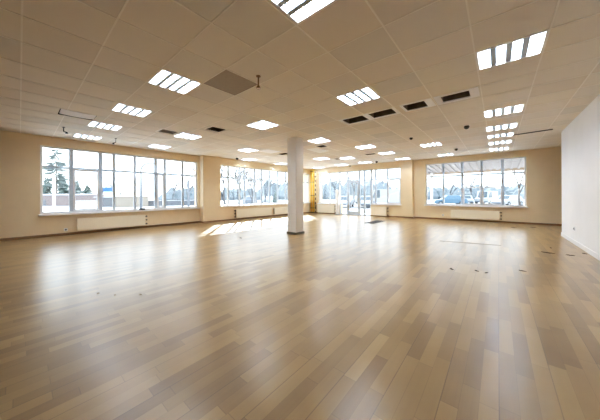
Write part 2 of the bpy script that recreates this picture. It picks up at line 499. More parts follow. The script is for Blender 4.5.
light0 = make_light()
for i, (u0, u1, v0, v1, ax, label) in enumerate(LIGHTS):
    r = light0 if i == 0 else copy_tree(light0)
    r.location = ((u0 + u1) / 2, (v0 + v1) / 2, T)
    if ax == 'v':
        r.scale = ((u1 - u0) / .60, (v1 - v0) / .64, 1)
    else:
        r.rotation_euler = (0, 0, math.pi / 2)
        r.scale = ((v1 - v0) / .60, (u1 - u0) / .64, 1)
    tag(r, label, 'ceiling light', 'square ceiling lights')

# ------------------------------------------------------------------ ceiling vents and openings
for i, (u0, u1, v0, v1, (a, b, c, d), label) in enumerate(VENTS):
    og = ((u0 + u1) / 2, (v0 + v1) / 2, T)
    r = empty('ceiling_vent', og, label=label, cat='ceiling vent', group='dark vents and openings in the ceiling')
    f = MB()
    z0, z1 = T - .007, T + .012
    f.box(u0, u0 + a, v0, v1, z0, z1).box(u1 - b, u1, v0, v1, z0, z1)
    f.box(u0 + a, u1 - b, v0, v0 + c, z0, z1).box(u0 + a, u1 - b, v1 - d, v1, z0, z1)
    f.build('frame', Mlav if i == 3 else Mframe if i < 4 else Mbar, r, og)
    x0, x1, y0, y1 = u0 + a, u1 - b, v0 + c, v1 - d
    t = .008
    k = MB().box(x0 - t, x1 + t, y0 - t, y1 + t, T + .20, T + .21)
    k.box(x0 - t, x0, y0 - t, y1 + t, T + .012, T + .2).box(x1, x1 + t, y0 - t, y1 + t, T + .012, T + .2)
    k.box(x0, x1, y0 - t, y0, T + .012, T + .2).box(x0, x1, y1, y1 + t, T + .012, T + .2)
    k.build('duct', Mduct if i < 4 else Mgreytile if i == 4 else Mdark, r, og)
    s = MB()
    n = 1 if i < 4 else 5
    for q in range(n):
        um = x0 + (x1 - x0) * (q + 1) / (n + 1)
        if i < 4:
            s.box(um - .006, um + .006, y0, y1, T + .06, T + .085)
        else:
            s.quadbox([(um - .012, y0, T + .006), (um - .008, y0, T + .006), (um - .008, y1, T + .006), (um - .012, y1, T + .006),
                       (um + .008, y0, T + .03), (um + .012, y0, T + .03), (um + .012, y1, T + .03), (um + .008, y1, T + .03)])
    s.build('slat', Mgreytile if i == 4 else Mduct, r, og)


# ------------------------------------------------------------------ odd ceiling tiles
def slab_tile(name, r, zs, m, label, rect_nx=8):
    """a loose tile: zs(s,t) gives its underside height"""
    u0, u1, v0, v1 = r
    bm = bmesh.new(); n = rect_nx
    top = []; bot = []
    for i in range(n + 1):
        a = []; b = []
        for j in range(n + 1):
            s, t = i / n, j / n
            u, v = u0 + (u1 - u0) * s, v0 + (v1 - v0) * t
            z = zs(s, t)
            a.append(bm.verts.new((u, v, z))); b.append(bm.verts.new((u, v, z + .014)))
        bot.append(a); top.append(b)
    for i in range(n):
        for j in range(n):
            bm.faces.new((bot[i][j], bot[i][j + 1], bot[i + 1][j + 1], bot[i + 1][j]))
            bm.faces.new((top[i][j], top[i + 1][j], top[i + 1][j + 1], top[i][j + 1]))
    for i in range(n):
        for j in (0, n):
            bm.faces.new((bot[i][j], bot[i + 1][j], top[i + 1][j], top[i][j]))
            bm.faces.new((bot[j][i], top[j][i], top[j][i + 1], bot[j][i + 1]))
    q = MB(); q.bm.free(); q.bm = bm
    o = q.build(name, m, None, (u0, v0, T))
    o.location = (u0, v0, T)
    return tag(o, label, 'ceiling tile')


g = 0.012
slab_tile('grey_ceiling_tile', (GREY[0] + g, GREY[1] - g, GREY[2] + g, GREY[3] - g), lambda s, t: T - .001, Mgreytile, 'plain grey-brown ceiling tile, darker than all the tiles around it')
slab_tile('sagging_ceiling_tile', (SAG[0] + g, SAG[1] - g, SAG[2] + g, SAG[3] - .16), lambda s, t: T - .002 - .015 * t - .012 * math.sin(math.pi * s), Mlav, 'white ceiling tile sagging open with a dark gap along its edge, above the left window')
slab_tile('dropped_ceiling_tile', (DROP[0] + .003, DROP[1] - .003, DROP[2] + .003, DROP[3] - .003), lambda s, t: T - .006, Mlav, 'pale dropped ceiling tile beside a small dark opening, left of the column')
slab_tile('crooked_ceiling_tile', (CROOK[0] + .003, CROOK[0] + .45, CROOK[2] + .003, CROOK[3] - .003), lambda s, t: T - .004 - .02 * s, Mframe, 'nearer of two crooked pale tiles hanging right of the column')
slab_tile('crooked_ceiling_tile', (CROOK[0] + .455, CROOK[1] - .003, CROOK[2] + .003, CROOK[3] - .003), lambda s, t: T - .004 - .025 * t, Mframe, 'farther of two crooked pale tiles hanging right of the column')
# void boxes over tiles that hang open
for r, nm in ((SAG, 'open cell above the sagging white tile'), (DROP, 'open cell above the pale dropped tile'), (CROOK, 'open cell above the crooked pale tiles')):
    u0, u1, v0, v1 = r
    k = MB().box(u0, u1, v0, v1, T + .22, T + .23).box(u0 - .01, u0, v0, v1, T + .004, T + .22).box(u1, u1 + .01, v0, v1, T + .004, T + .22)
    k.box(u0, u1, v0 - .01, v0, T + .004, T + .22).box(u0, u1, v1, v1 + .01, T + .004, T + .22)
    tag(k.build('ceiling_void', Mdark if r is SAG else Mbar), nm, 'ceiling void', kind='structure')

# ------------------------------------------------------------------ detectors, sprinklers, rod
for (u, v, s), label in (
    ((7.47, .62, 1.25), 'black ceiling detector right of the white-framed vent, nearest the long light column'),
    ((7.86, 2.07, 1.0), 'black ceiling detector above the wall step, left of a ceiling light'),
    ((10.89, 1.24, 1.2), 'black ceiling detector between two lights above the canopy window'),
    ((12.12, 4.90, 1.3), 'black ceiling detector over the right-hand entrance glazing'),
    ((12.7, 6.75, 1.3), 'black ceiling detector over the entrance door leaf'),
    ((6.62, 9.44, 1.3), 'black ceiling detector over the left end of the bare tree window')):
    og = (u, v, T)
    r = empty('ceiling_detector', og, label=label, cat='detector', group='black ceiling detectors')
    MB().lathe(u, v, [(.060 * s, T), (.060 * s, T - .012), (.052 * s, T - .016)], 20).build('base', Mframe, r, og, smooth=False)
    MB().lathe(u, v, [(.046 * s, T - .016), (.050 * s, T - .04), (.040 * s, T - .065 * s), (.018 * s, T - .08 * s)], 20).build('sensor', Mblack, r, og, smooth=True)


def sprinkler(u, v, drop, label, bend=0.0, m=Mbrass):
    og = (u, v, T)
    r = empty('ceiling_sprinkler', og, label=label, cat='sprinkler')
    MB().lathe(u, v, [(.035, T), (.035, T - .008), (.015, T - .012)], 14).build('collar', m, r, og)
    pts = [(u, v, T), (u, v, T - drop * .75)]
    if bend: pts += [(u + bend * .4, v - bend * .6, T - drop * .82), (u + bend, v - bend, T - drop * .9)]
    else: pts += [(u, v, T - drop * .9)]
    MB().tube(pts, .011, 8).build('pipe', m, r, og, smooth=True)
    e = pts[-1]
    MB().lathe(e[0], e[1], [(.012, e[2] + .012), (.024, e[2]), (.020, e[2] - .02), (.034, e[2] - .026), (.034, e[2] - .032)], 14).build('spray_head', m, r, og)


sprinkler(2.32, 2.76, .17, 'brown sprinkler pipe hanging beside the grey ceiling tile')
sprinkler(.74, 8.62, .15, 'small black hooked sprinkler beyond the sagging white tile', .05, Mblack)
sprinkler(1.92, 9.05, .17, 'small black sprinkler near the left window head, between ceiling lights', -.05, Mblack)

o = MB().tube([(9.53, .16, T - .02), (9.50, -.5, T - .022), (9.44, -1.16, T - .012)], .014, 8).build('ceiling_rod', Mblack, None, (9.5, -.5, T), smooth=True)
o.location = (9.5, -.5, T)
tag(o, 'thin dark rod fixed across the ceiling near the white partition', 'rod')


# ------------------------------------------------------------------ windows
class Fr:
    """boxes in (s along wall, d outwards, z) mapped to world"""
    def __init__(self, axis, plane): self.ax, self.p = axis, plane
    def box(self, mb, s0, s1, d0, d1, z0, z1):
        if self.ax == 'u': mb.box(s0, s1, self.p + d0, self.p + d1, z0, z1)
        else: mb.box(self.p + d0, self.p + d1, s0, s1, z0, z1)


def window(name, axis, plane, s0, s1, z0, z1, mull, trans, sashes, label, extra=(), sill=True, setback=.09, thick=(), lower=()):
    F = Fr(axis, plane)
    og = (0, 0, 0)
    r = empty(name, og, label=label, cat='window', kind='structure')
    d0, d1 = setback, setback + .07
    w = .055
    f = MB()
    F.box(f, s0, s1, d0, d1, z1 - w, z1); F.box(f, s0, s1, d0, d1, z0, z0 + w)
    F.box(f, s0, s0 + w, d0, d1, z0 + w, z1 - w); F.box(f, s1 - w, s1, d0, d1, z0 + w, z1 - w)
    f.build('window_frame', Mpvc, r, bevel=.006, segs=1)
    for m_ in mull:
        ww = .052 if m_ in thick else .040
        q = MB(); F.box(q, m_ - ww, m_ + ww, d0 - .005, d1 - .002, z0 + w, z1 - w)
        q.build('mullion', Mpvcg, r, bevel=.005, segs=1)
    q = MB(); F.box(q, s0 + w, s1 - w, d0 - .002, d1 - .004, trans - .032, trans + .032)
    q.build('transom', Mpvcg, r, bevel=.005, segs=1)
    for a, b, za, zb in sashes:
        q = MB(); t = .05; e0, e1 = d0 - .018, d1 - .02
        F.box(q, a, b, e0, e1, za, za + t); F.box(q, a, b, e0, e1, zb - t, zb)
        F.box(q, a, a + t, e0, e1, za + t, zb - t); F.box(q, b - t, b, e0, e1, za + t, zb - t)
        sh = q.build('sash', Mpvc, r, bevel=.005, segs=1)
        hb = MB(); c = a + .025
        F.box(hb, c - .012, c + .012, e0 - .03, e0, (za + zb) / 2 - .06, (za + zb) / 2 + .06)
        hb.build('window_handle', Mpvc, sh, bevel=.005, segs=1)
    q = MB(); dm = (d0 + d1) / 2
    xs = [s0 + w] + list(mull) + [s1 - w]
    for a, b in zip(xs, xs[1:]):
        for za, zb in ((z0 + w, trans), (trans, z1 - w)):
            F.box(q, a + .01, b - .01, dm - .003, dm + .003, za + .005, zb - .005)
    q.build('pane', Mglass, r)
    if sill:
        q = MB(); F.box(q, s0 - .04, s1 + .04, -.10, d0, z0 - .05, z0 + .004)
        q.build('window_sill', Msill, r, bevel=.008, segs=2)
    return r


k1 = (VL + .12) / VL
window('window_1', 'u', VL, .39, 5.16, .68, 2.73, [1.06, 1.78, 2.15, 2.78, 3.48, 3.82, 4.52], 2.10,
       [(1.10, 1.74, .74, 2.07), (3.52, 3.78, .74, 2.07)], 'wide white framed window in the left wall with conifers and a low pink building outside', thick=(1.06, 1.78, 3.48))
window('window_2', 'u', VM, 6.08, 12.92, .72, 2.68, [6.55, 7.22, 7.52, 8.18, 8.66, 9.26, 9.92, 10.6, 11.3, 12.05], 2.09,
       [], 'long white framed window behind the column with bare trees outside')
# entrance glazing
window('window_3', 'v', UD, 7.70, 9.30, .68, 2.68, [8.46], 2.09, [], 'white framed window left of the glazed entrance, beside the yellow pipes')
window('window_4', 'v', UD, 3.95, 5.60, .70, 2.68, [4.68, 5.36], 2.10, [(3.99, 4.66, .75, 2.07)], 'white framed window right of the glazed entrance with a van outside', thick=(5.36,))
window('window_5', 'v', UW, -.88, 2.81, .70, 2.75, [-.15, .56, 1.28, 2.04], 2.11,
       [(-.13, .54, .75, 1.55), (.58, 1.25, .75, 1.55)], 'white framed window in the far right wall looking under a canopy at parked cars', thick=(1.28, -.15))

# door set
F = Fr('v', UD)
dr = empty('door_1', label='glazed white entrance door set with sidelights in the far wall', cat='door', kind='structure')
d0, d1 = .06, .14
q = MB()
F.box(q, 5.60, 7.70, d0, d1, 2.62, 2.68); F.box(q, 5.60, 5.66, d0, d1, 0, 2.62); F.box(q, 7.64, 7.70, d0, d1, 0, 2.62)
F.box(q, 5.66, 7.64, d0, d1, 0, .05)
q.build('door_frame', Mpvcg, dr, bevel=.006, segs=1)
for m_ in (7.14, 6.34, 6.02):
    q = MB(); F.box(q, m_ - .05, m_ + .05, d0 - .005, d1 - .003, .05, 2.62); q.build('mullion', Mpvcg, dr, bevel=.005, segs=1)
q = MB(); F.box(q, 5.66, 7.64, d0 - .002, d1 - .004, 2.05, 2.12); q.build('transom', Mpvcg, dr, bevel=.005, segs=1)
q = MB(); e0, e1 = .045, .12
F.box(q, 6.375, 7.105, e0, e1, .06, .22); F.box(q, 6.375, 7.105, e0, e1, 1.95, 2.045)
F.box(q, 6.375, 6.465, e0, e1, .22, 1.95); F.box(q, 7.015, 7.105, e0, e1, .22, 1.95)
lf = q.build('door_leaf', Mpvcg, dr, bevel=.006, segs=1)
q = MB(); q.tube([(UD + .0, 6.43, .85), (UD - .03, 6.43, .88), (UD - .03, 6.43, 1.32), (UD + .0, 6.43, 1.35), (UD + .05, 6.43, 1.35)], .014, 8)
q.tube([(UD + .0, 6.43, .85), (UD + .05, 6.43, .85)], .014, 8)
q.build('door_handle', Mchrome, lf, smooth=True)
q = MB()
for a, b in ((5.66, 5.99), (6.05, 6.31), (6.47, 7.01), (7.17, 7.64)):
    F.box(q, a, b, .092, .098, .06 if not (6.4 < a < 6.5) else .22, 2.05 if not (6.4 < a < 6.5) else 1.95)
for a, b in ((5.66, 5.99), (6.05, 6.31), (6.37, 7.11), (7.17, 7.64)):
    F.box(q, a, b, .092, .098, 2.12, 2.62)
q.build('pane', Mglass, dr)

# ------------------------------------------------------------------ radiators
def radiator(axis, plane, s0, s1, z0, z1, label, dark_hi=True, valve_lo=False):
    """panel radiator: front at plane-.10; s runs along the wall"""
    F = Fr(axis, plane); sm = (s0 + s1) / 2
    og = (sm, plane, 0) if axis == 'u' else (plane, sm, 0)
    r = empty('radiator', og, label=label, cat='radiator', group='panel radiators under the windows')
    q = MB(); F.box(q, s0, s1, -.115, -.085, z0, z1); q.build('front_panel', Mrad, r, og, bevel=.008)
    q = MB(); F.box(q, s0 + .02, s1 - .02, -.055, -.035, z0 + .015, z1 - .015); q.build('rear_panel', Mrad, r, og, bevel=.006, segs=1)
    q = MB()
    n = int((s1 - s0) / .05)
    F.box(q, s0 + .01, s1 - .01, -.085, -.078, z1 - .012, z1 - .004); F.box(q, s0 + .01, s1 - .01, -.062, -.056, z1 - .012, z1 - .004)
    for k in range(n):
        s = s0 + .015 + (s1 - s0 - .03) * k / max(n - 1, 1)
        F.box(q, s - .003, s + .003, -.085, -.04, z1 - .012, z1 - .004)
    q.build('top_grille', Mrad, r, og)
    q = MB(); 
    for s in (s0, s1 - .012): F.box(q, s + .002, s + .012, -.085, -.035, z0 + .02, z1 - .02)
    q.build('side_cover', Mraddark, r, og)
    for s in (s0 + .15, s1 - .17):
        q = MB(); F.box(q, s, s + .02, -.036, -.003, z0 + .05, z1 - .06); q.build('bracket', Mrad, r, og)
    lo = s0 if valve_lo else s1
    sg = -1 if valve_lo else 1
    q = MB()
    for z in (z0 + .05, z1 - .06):
        a = (lo - sg * .01, plane - .07, z) if axis == 'u' else (plane - .07, lo - sg * .01, z)
        b = (lo + sg * .05, plane - .07, z) if axis == 'u' else (plane - .07, lo + sg * .05, z)
        c = (lo + sg * .05, plane - .003, z) if axis == 'u' else (plane - .003, lo + sg * .05, z)
        q.tube([a, b], .012, 8); q.tube([b, c], .012, 8)
    q.build('pipe', Mraddark, r, og, smooth=True)
    q = MB()
    for z in (z0 + .05, z1 - .06, (z0 + z1) / 2):
        a = (lo + sg * .035, plane - .07, z) if axis == 'u' else (plane - .07, lo + sg * .035, z)
        b = (lo + sg * .075, plane - .07, z) if axis == 'u' else (plane - .07, lo + sg * .075, z)
        q.tube([a, b], [.026, .022], 10)
    q.build('valve', Mblack, r, og, smooth=True)
    return r


radiator('u', VL, 1.17, 3.05, .11, .50, 'long beige panel radiator under the left wall window')
radiator('u', VM, 6.86, 9.22, .11, .53, 'beige panel radiator under the bare tree window, its dark end nearest the pier', valve_lo=True)
radiator('u', VM, 9.45, 10.75, .11, .50, 'shorter beige panel radiator just left of the column')
radiator('v', UD, 7.98, 9.30, .06, .58, 'beige panel radiator between the yellow pipes and the entrance door', valve_lo=True)
radiator('v', UD, 4.66, 5.58, .06, .55, 'beige panel radiator just right of the entrance door', valve_lo=True)
radiator('v', UW, -.04, 1.72, .11, .49, 'long beige panel radiator under the canopy window', valve_lo=True)

# pipe run along the skirting under the left window
o = MB().tube([(3.12, VL - .06, .10), (5.19, VL - .06, .10)], .010, 6).build('heating_pipe', Mrad, None, (4.1, VL, .1), smooth=True); o.location = (4.1, VL, .1)
tag(o, 'thin cream heating pipe above the skirting right of the long left radiator', 'pipe')

# wall sockets
def socket(axis, plane, s, z, label, sgn, m=Mpvc):
    og = (s, plane, z) if axis == 'u' else (plane, s, z)
    r = empty('wall_socket', og, label=label, cat='socket', group='wall sockets near the floor')
    F = Fr(axis, plane)
    q = MB(); F.box(q, s - .042, s + .042, -.012 * sgn, 0, z - .042, z + .042); q.build('plate', m, r, og, bevel=.004)
    q = MB()
    if axis == 'u': q.tube([(s, plane - .012 * sgn, z), (s, plane - .018 * sgn, z)], .024, 14)
    else: q.tube([(plane - .012 * sgn, s, z), (plane - .018 * sgn, s, z)], .024, 14)
    q.build('insert', Mblack, r, og)


socket('u', VR, 8.60, .37, 'small socket on the white partition near its far end', -1)
socket('v', UW, 2.05, .22, 'dark wall socket under the left part of the canopy window', 1)
socket('u', VL, .92, .17, 'small dark socket left of the long radiator under the left window', 1)

# small box on the sill
o = MB().box(2.88, 3.06, VL - .075, VL - .0, .684, .75).build('sill_box', Mblack, None, (2.97, VL - .04, .684), bevel=.008); o.location = (2.97, VL - .04, .684)
tag(o, 'little black box lying on the left window sill', 'box')

# ------------------------------------------------------------------ yellow pipes in the far corner
def wall_pipe(v, rad, m, label, name, clamps=(.35, 1.2, 2.1, 2.85)):
    og = (UD - .12, v, 0)
    r = empty(name, og, label=label, cat='pipe')
    MB().tube([(UD - .12, v, 0), (UD - .12, v, T)], rad, 16).build('pipe_run', m, r, og, smooth=True)
    q = MB()
    for z in clamps:
        q.lathe(UD - .12, v, [(rad + .006, z - .02), (rad + .006, z + .02)], 16)
        q.box(UD - .12 + rad, UD - .003, v - .012, v + .012, z - .012, z + .012)
    q.build('clamp', Mshoe, r, og)
    q = MB().lathe(UD - .12, v, [(rad + .02, 0), (rad + .02, .05), (rad + .006, .08)], 16).build('collar', Mshoe, r, og)


wall_pipe(9.81, .055, Myellow, 'left of two thick yellow pipes rising to the ceiling in the far corner', 'yellow_pipe')
wall_pipe(9.63, .065, Myellow, 'right of two thick yellow pipes rising to the ceiling in the far corner', 'yellow_pipe')
wall_pipe(9.46, .030, Mstripe, 'thin black and pale banded pipe beside the yellow pipes', 'banded_pipe', (.5, 2.5))

# white upright by the door
og = (UD - .25, 7.70, 0)
r = empty('security_post', og, label='white upright post panel standing beside the glazed entrance door', cat='post')
MB().box(UD - .30, UD - .18, 7.56, 7.84, 0, .03).build('base', Mpvcg, r, og, bevel=.006)
MB().box(UD - .275, UD - .21, 7.60, 7.80, .03, 1.56).build('panel', Mframe, r, og, bevel=.02)

# floor grating near the entrance
og = (10.2, 4.2, 0)
r = empty('floor_grating', og, label='dark entrance grating lying flat on the floor in front of the door', cat='floor mat')
q = MB().box(9.55, 10.85, 3.98, 4.02, 0, .012).box(9.55, 10.85, 4.38, 4.42, 0, .012).box(9.55, 9.59, 4.02, 4.38, 0, .012).box(10.81, 10.85, 4.02, 4.38, 0, .012)
q.build('rim', Mblack, r, og)
q = MB()
for k in range(30): q.box(9.60 + k * .0405, 9.62 + k * .0405, 4.02, 4.38, .002, .009)
q.build('grate', Mmat, r, og)

# ------------------------------------------------------------------ scraps on the floor
SCR = [
    (4.49, .57, .11, 20, 'dark scrap on the floor left of a close pair of tiny scraps'),
    (4.62, .26, .07, 60, 'left of a close pair of tiny dark scraps on the floor'),
    (4.59, .14, .07, -30, 'right of a close pair of tiny dark scraps on the floor'),
    (5.07, -.29, .09, 80, 'small dark scrap on the floor at the right edge of the window reflection'),
    (6.98, -.78, .20, 75, 'long thin dark splinter on the floor left of the white partition'),
    (6.95, -1.08, .12, 85, 'dark scrap lying between the long splinter and the white partition'),
    (7.31, -1.33, .09, 40, 'dark crumb at the foot of the white partition'),
    (7.63, -.90, .06, 10, 'tiny dark crumb beyond the long thin splinter'),
    (11.48, -.43, .16, 70, 'dark scrap on the floor in front of the radiator end under the canopy window'),
    (12.0, -.97, .17, 80, 'dark sliver at the skirting between canopy window and partition'),
    (4.04, 5.59, .14, 75, 'little curved dark scrap on the floor left of the column'),
    (9.04, 9.46, .08, 10, 'dark crumb under the radiators left of the column'),
    (.62, 3.78, .03, 20, 'left of three tiny crumbs in the left window reflection'),
    (.74, 3.56, .03, 50, 'middle of three tiny crumbs in the left window reflection'),
    (.94, 3.33, .03, -20, 'right of three tiny crumbs in the left window reflection'),
]
for k, (u, v, ln, rot, label) in enumerate(SCR):
    rg = random.Random(k)
    bm = bmesh.new(); n = 7
    up, lo = [], []
    for i in range(n):
        t = i / (n - 1) - .5
        w = ln * .24 * (1 - (2 * t) ** 2 * .8) * rg.uniform(.7, 1.2)
        cy = ln * .10 * (1 - 4 * t * t) + rg.uniform(-.004, .004)
        z = .006 + .008 * (1 - 4 * t * t) * rg.uniform(.5, 1)
        up.append((bm.verts.new((t * ln, cy + w, .0005)), bm.verts.new((t * ln, cy, z)), bm.verts.new((t * ln, cy - w, .0005))))
    for a, b in zip(up, up[1:]):
        bm.faces.new((a[0], a[1], b[1], b[0])); bm.faces.new((a[1], a[2], b[2], b[1]))
    q = MB(); q.bm.free(); q.bm = bm
    o = q.build('wood_scrap', Mscrapl if 'crumbs' in label else Mscrap); o.location = (u, v, 0); o.rotation_euler = (0, 0, math.radians(rot))
    tag(o, label, 'scrap', 'scraps lying on the floor')
o = MB().box(-.62, .62, -.008, .008, 0, .006).build('floor_strip', Mscrapl, bevel=.002, segs=1)
o.location = (7.15, .56, 0); o.rotation_euler = (0, 0, math.atan2(-1.19, .25))
tag(o, 'thin pale strip lying across the floor in the canopy window reflection', 'strip')

# ------------------------------------------------------------------ outside
o = MB().box(-160, 220, -160, 260, GZ - .3, GZ).build('ground', Msnow); tag(o, 'snow covered ground around the building', 'ground', kind='structure')
q = MB().quadbox([(-10, 33, GZ), (22, 21, GZ), (24, 26, GZ), (-10, 39, GZ), (-10, 33, GZ + .02), (22, 21, GZ + .02), (24, 26, GZ + .02), (-10, 39, GZ + .02)])
q.box(20, 60, -30, 20, GZ, GZ + .018)
tag(q.build('road', Mroad), 'grey wet road and car park outside the windows', 'road', kind='structure')


def blob_tree(name, loc, h, w, m, label, seed=0, n=150, tall=False, group=None):
    """conifer: tapering trunk, whorls of drooping boughs"""
    rg = random.Random(seed)
    r = empty(name, loc, label=label, cat='tree', group=group)
    MB().tube([(0, 0, 0), (.05, 0, h * .5), (0, .05, h * .98)], [h * .018, h * .012, h * .003], 7).build('trunk', Mbark, r, smooth=True)
    bm = bmesh.new()
    z0 = h * (.30 if tall else .03)
    for i in range(n):
        t = rg.random() ** (1.0 if tall else 1.25)
        z = z0 + (h - z0) * t
        prof = (.35 + .65 * math.sin(math.pi * min(1, (t * .9 + .12)))) if tall else (1 - t) ** .75
        R = w / 2 * prof * rg.uniform(.65, 1.1) + .1
        a = rg.uniform(0, 2 * math.pi); da = rg.uniform(.12, .26) if tall else rg.uniform(.2, .42)
        dz = -R * rg.uniform(.05, .25) if tall else -R * rg.uniform(.25, .55)
        th = h * rg.uniform(.010, .022) if tall else h * rg.uniform(.02, .045)
        base = bm.verts.new((0, 0, z + th))
        low = bm.verts.new((math.cos(a) * R * .35, math.sin(a) * R * .35, z + dz * .3 - th * 1.2))
        pl = bm.verts.new((math.cos(a - da) * R * .7, math.sin(a - da) * R * .7, z + dz * .6))
        pr_ = bm.verts.new((math.cos(a + da) * R * .7, math.sin(a + da) * R * .7, z + dz * .6))
        tip = bm.verts.new((math.cos(a) * R, math.sin(a) * R, z + dz))
        mid = bm.verts.new((math.cos(a) * R * .65, math.sin(a) * R * .65, z + dz * .5 + th))
        for f in ((base, pl, mid), (base, mid, pr_), (mid, pl, tip), (mid, tip, pr_), (base, low, pl), (base, pr_, low), (low, tip, pl), (low, pr_, tip)):
            bm.faces.new(f)
    q = MB(); q.bm.free(); q.bm = bm
    q.build('foliage', m, r)
    return r


def bare_tree(loc, h, label, seed=0, m=Mbark, spread=.5, levels=4, fork=.28, rad=.02, group='bare winter trees outside'):
    rg = random.Random(seed)
    r = empty('bare_tree', loc, label=label, cat='tree', group=group)
    tr, br = MB(), MB()
    def grow(p, d, ln, rd, lev):
        q1 = p + d * ln * .5 + Vector((rg.uniform(-1, 1), rg.uniform(-1, 1), rg.uniform(-.3, .5))) * ln * .06
        q2 = q1 + (d + Vector((rg.uniform(-1, 1), rg.uniform(-1, 1), .2)) * .15).normalized() * ln * .5
        (tr if lev == 0 else br).tube([p, q1, q2], [max(rd, .028), max(rd * .85, .026), max(rd * .66, .022)], 6 if lev < 2 else 4)
        if lev >= levels: return
        k = 3 if lev < 2 else rg.choice((2, 3))
        for i in range(k):
            a = rg.uniform(0, 2 * math.pi)
            nd = (d + Vector((math.cos(a), math.sin(a), rg.uniform(-.1, .5))) * spread * rg.uniform(.7, 1.3)).normalized()
            b = q2 if i < 2 else q1.lerp(q2, .4)
            grow(b, nd, ln * rg.uniform(.62, .82), rd * .62, lev + 1)
    grow(Vector((0, 0, 0)), Vector((rg.uniform(-.08, .08), rg.uniform(-.08, .08), 1)).normalized(), h * fork, h * rad, 0)
    tr.build('trunk', m, r, smooth=True); br.build('branches', m, r, smooth=True)
    return r


# conifers and buildings seen through the left window
blob_tree('pine_tree', (4.5, 64.6, GZ), 10.6, 4.2, Mpine, 'tall ragged pine tree outside the left window, rising above the low pink building', 1, 95, True)
blob_tree('conifer', (3.7, 73.3, GZ), 5.8, 5.0, Mpine2, 'dark bushy conifer left of the tall pine', 2)
blob_tree('conifer', (6.9, 80.4, GZ), 6.0, 5.4, Mpine2, 'dark bushy conifer right of the tall pine, behind the window post', 3)
blob_tree('conifer', (10.0, 88.0, GZ), 6.2, 5.0, Mpine, 'green conifer in the second pane of the left window, taller of two', 4)
blob_tree('conifer', (9.9, 71.4, GZ), 4.3, 5.0, Mpine2, 'low green conifer beside the blue sign outside the left window', 5)


def oriented_box(mb, a, b, thick, z0, z1):
    a = Vector((a[0], a[1], 0)); b = Vector((b[0], b[1], 0)); d = (b - a).normalized(); n = Vector((-d.y, d.x, 0)) * thick
    p = [a, b, b + n, a + n]
    mb.quadbox([(q.x, q.y, z0) for q in p] + [(q.x, q.y, z1) for q in p])


def oriented_run(name, a, b, thick, z1, m, label, cat, roof=None, openings=()):
    og = (a[0], a[1], GZ)
    r = empty(name, og, label=label, cat=cat)
    q = MB(); oriented_box(q, a, b, thick, GZ, z1); q.build('wall_body', m, r, og)
    A = Vector((a[0], a[1])); B = Vector((b[0], b[1])); d = (B - A).normalized(); n = Vector((-d.y, d.x))
    if roof:
        q = MB(); e = A - d * .15 - n * .2; g_ = B + d * .15 - n * .2
        oriented_box(q, e, g_, thick + .4, z1, z1 + roof); q.build('snowy_roof', Msnow, r, og)
    for s0, s1, za, zb, mm in openings:
        q = MB(); oriented_box(q, A + d * s0 - n * .03, A + d * s1 - n * .03, .06, za, zb); q.build('door_panel', mm, r, og)
    return r


oriented_run('low_building', (.5, 63.5), (8.4, 52.2), 1.5, 1.45, Mpink, 'long low pink building with a snowy flat roof outside the left window', 'building', .22, [(3.3, 4.3, GZ, .7, Mgreyw)])
oriented_run('low_building', (7.5, 47.2), (9.9, 44.6), 3.0, 1.05, Mgreyw, 'dark grey low building below the blue sign', 'building', .10)
oriented_run('kiosk', (8.9, 43.2), (11.3, 40.6), 2.4, 1.15, Mtan, 'low tan hut at the right end of the row of buildings outside the left window', 'building', .08)

oriented_run('concrete_barrier', (12.6, 43.5), (22.5, 38.2), .4, .45, Mgreyw, 'long grey barrier along the road in the right half of the left window', 'barrier', .06)
# white railing
og = (4.5, 41.2, GZ); r = empty('railing', og, label='white metal railing standing in the snow outside the left window', cat='railing')
A, B = Vector((4.5, 41.2, 0)), Vector((6.5, 39.0, 0))
for z in (-.30, .15, .62):
    q = MB(); q.tube([A + Vector((0, 0, z)), B + Vector((0, 0, z))], .035, 6); q.build('rail', Mpolew, r, og)
for k in range(6):
    p = A.lerp(B, k / 5); q = MB(); q.tube([p + Vector((0, 0, GZ)), p + Vector((0, 0, .64))], .035, 6); q.build('post', Mpolew, r, og)
q = MB()
for k in range(26):
    p = A.lerp(B, (k + .5) / 26); q.tube([p + Vector((0, 0, -.3)), p + Vector((0, 0, .62))], .012, 4)
q.build('bars', Mpolew, r, og)

og = (3.1, 47.7, GZ); r = empty('flag_pole', og, label='plain white pole standing in front of the low pink building', cat='pole')
MB().tube([(3.1, 47.7, GZ), (3.1, 47.7, 3.75)], [.17, .15], 10).build('shaft', Mpolew, r, og, smooth=True)
MB().lathe(3.1, 47.7, [(.17, 3.75), (.2, 3.78), (.05, 3.9)], 10).build('cap', Mpolew, r, og)

# sign
og = (10.9, 57.0, GZ); r = empty('road_sign', og, label='sign board with a bright blue panel on posts outside the left window', cat='sign')
d = Vector((.77, -.64, 0)).normalized(); C = Vector((10.9, 57.0, 0))
for s in (-.9, .9):
    p = C + d * s; q = MB(); q.tube([p + Vector((0, 0, GZ)), p + Vector((0, 0, 2.9))], .07, 6); q.build('post', Mpole, r, og)
q = MB(); oriented_box(q, (C - d * 1.15)[:2], (C + d * 1.15)[:2], .08, 2.05, 2.95); q.build('blue_panel', Mblue, r, og)
q = MB(); oriented_box(q, (C - d * 1.15)[:2], (C + d * 1.15)[:2], .10, 2.95, 4.6); q.build('white_panel', Mpolew, r, og)


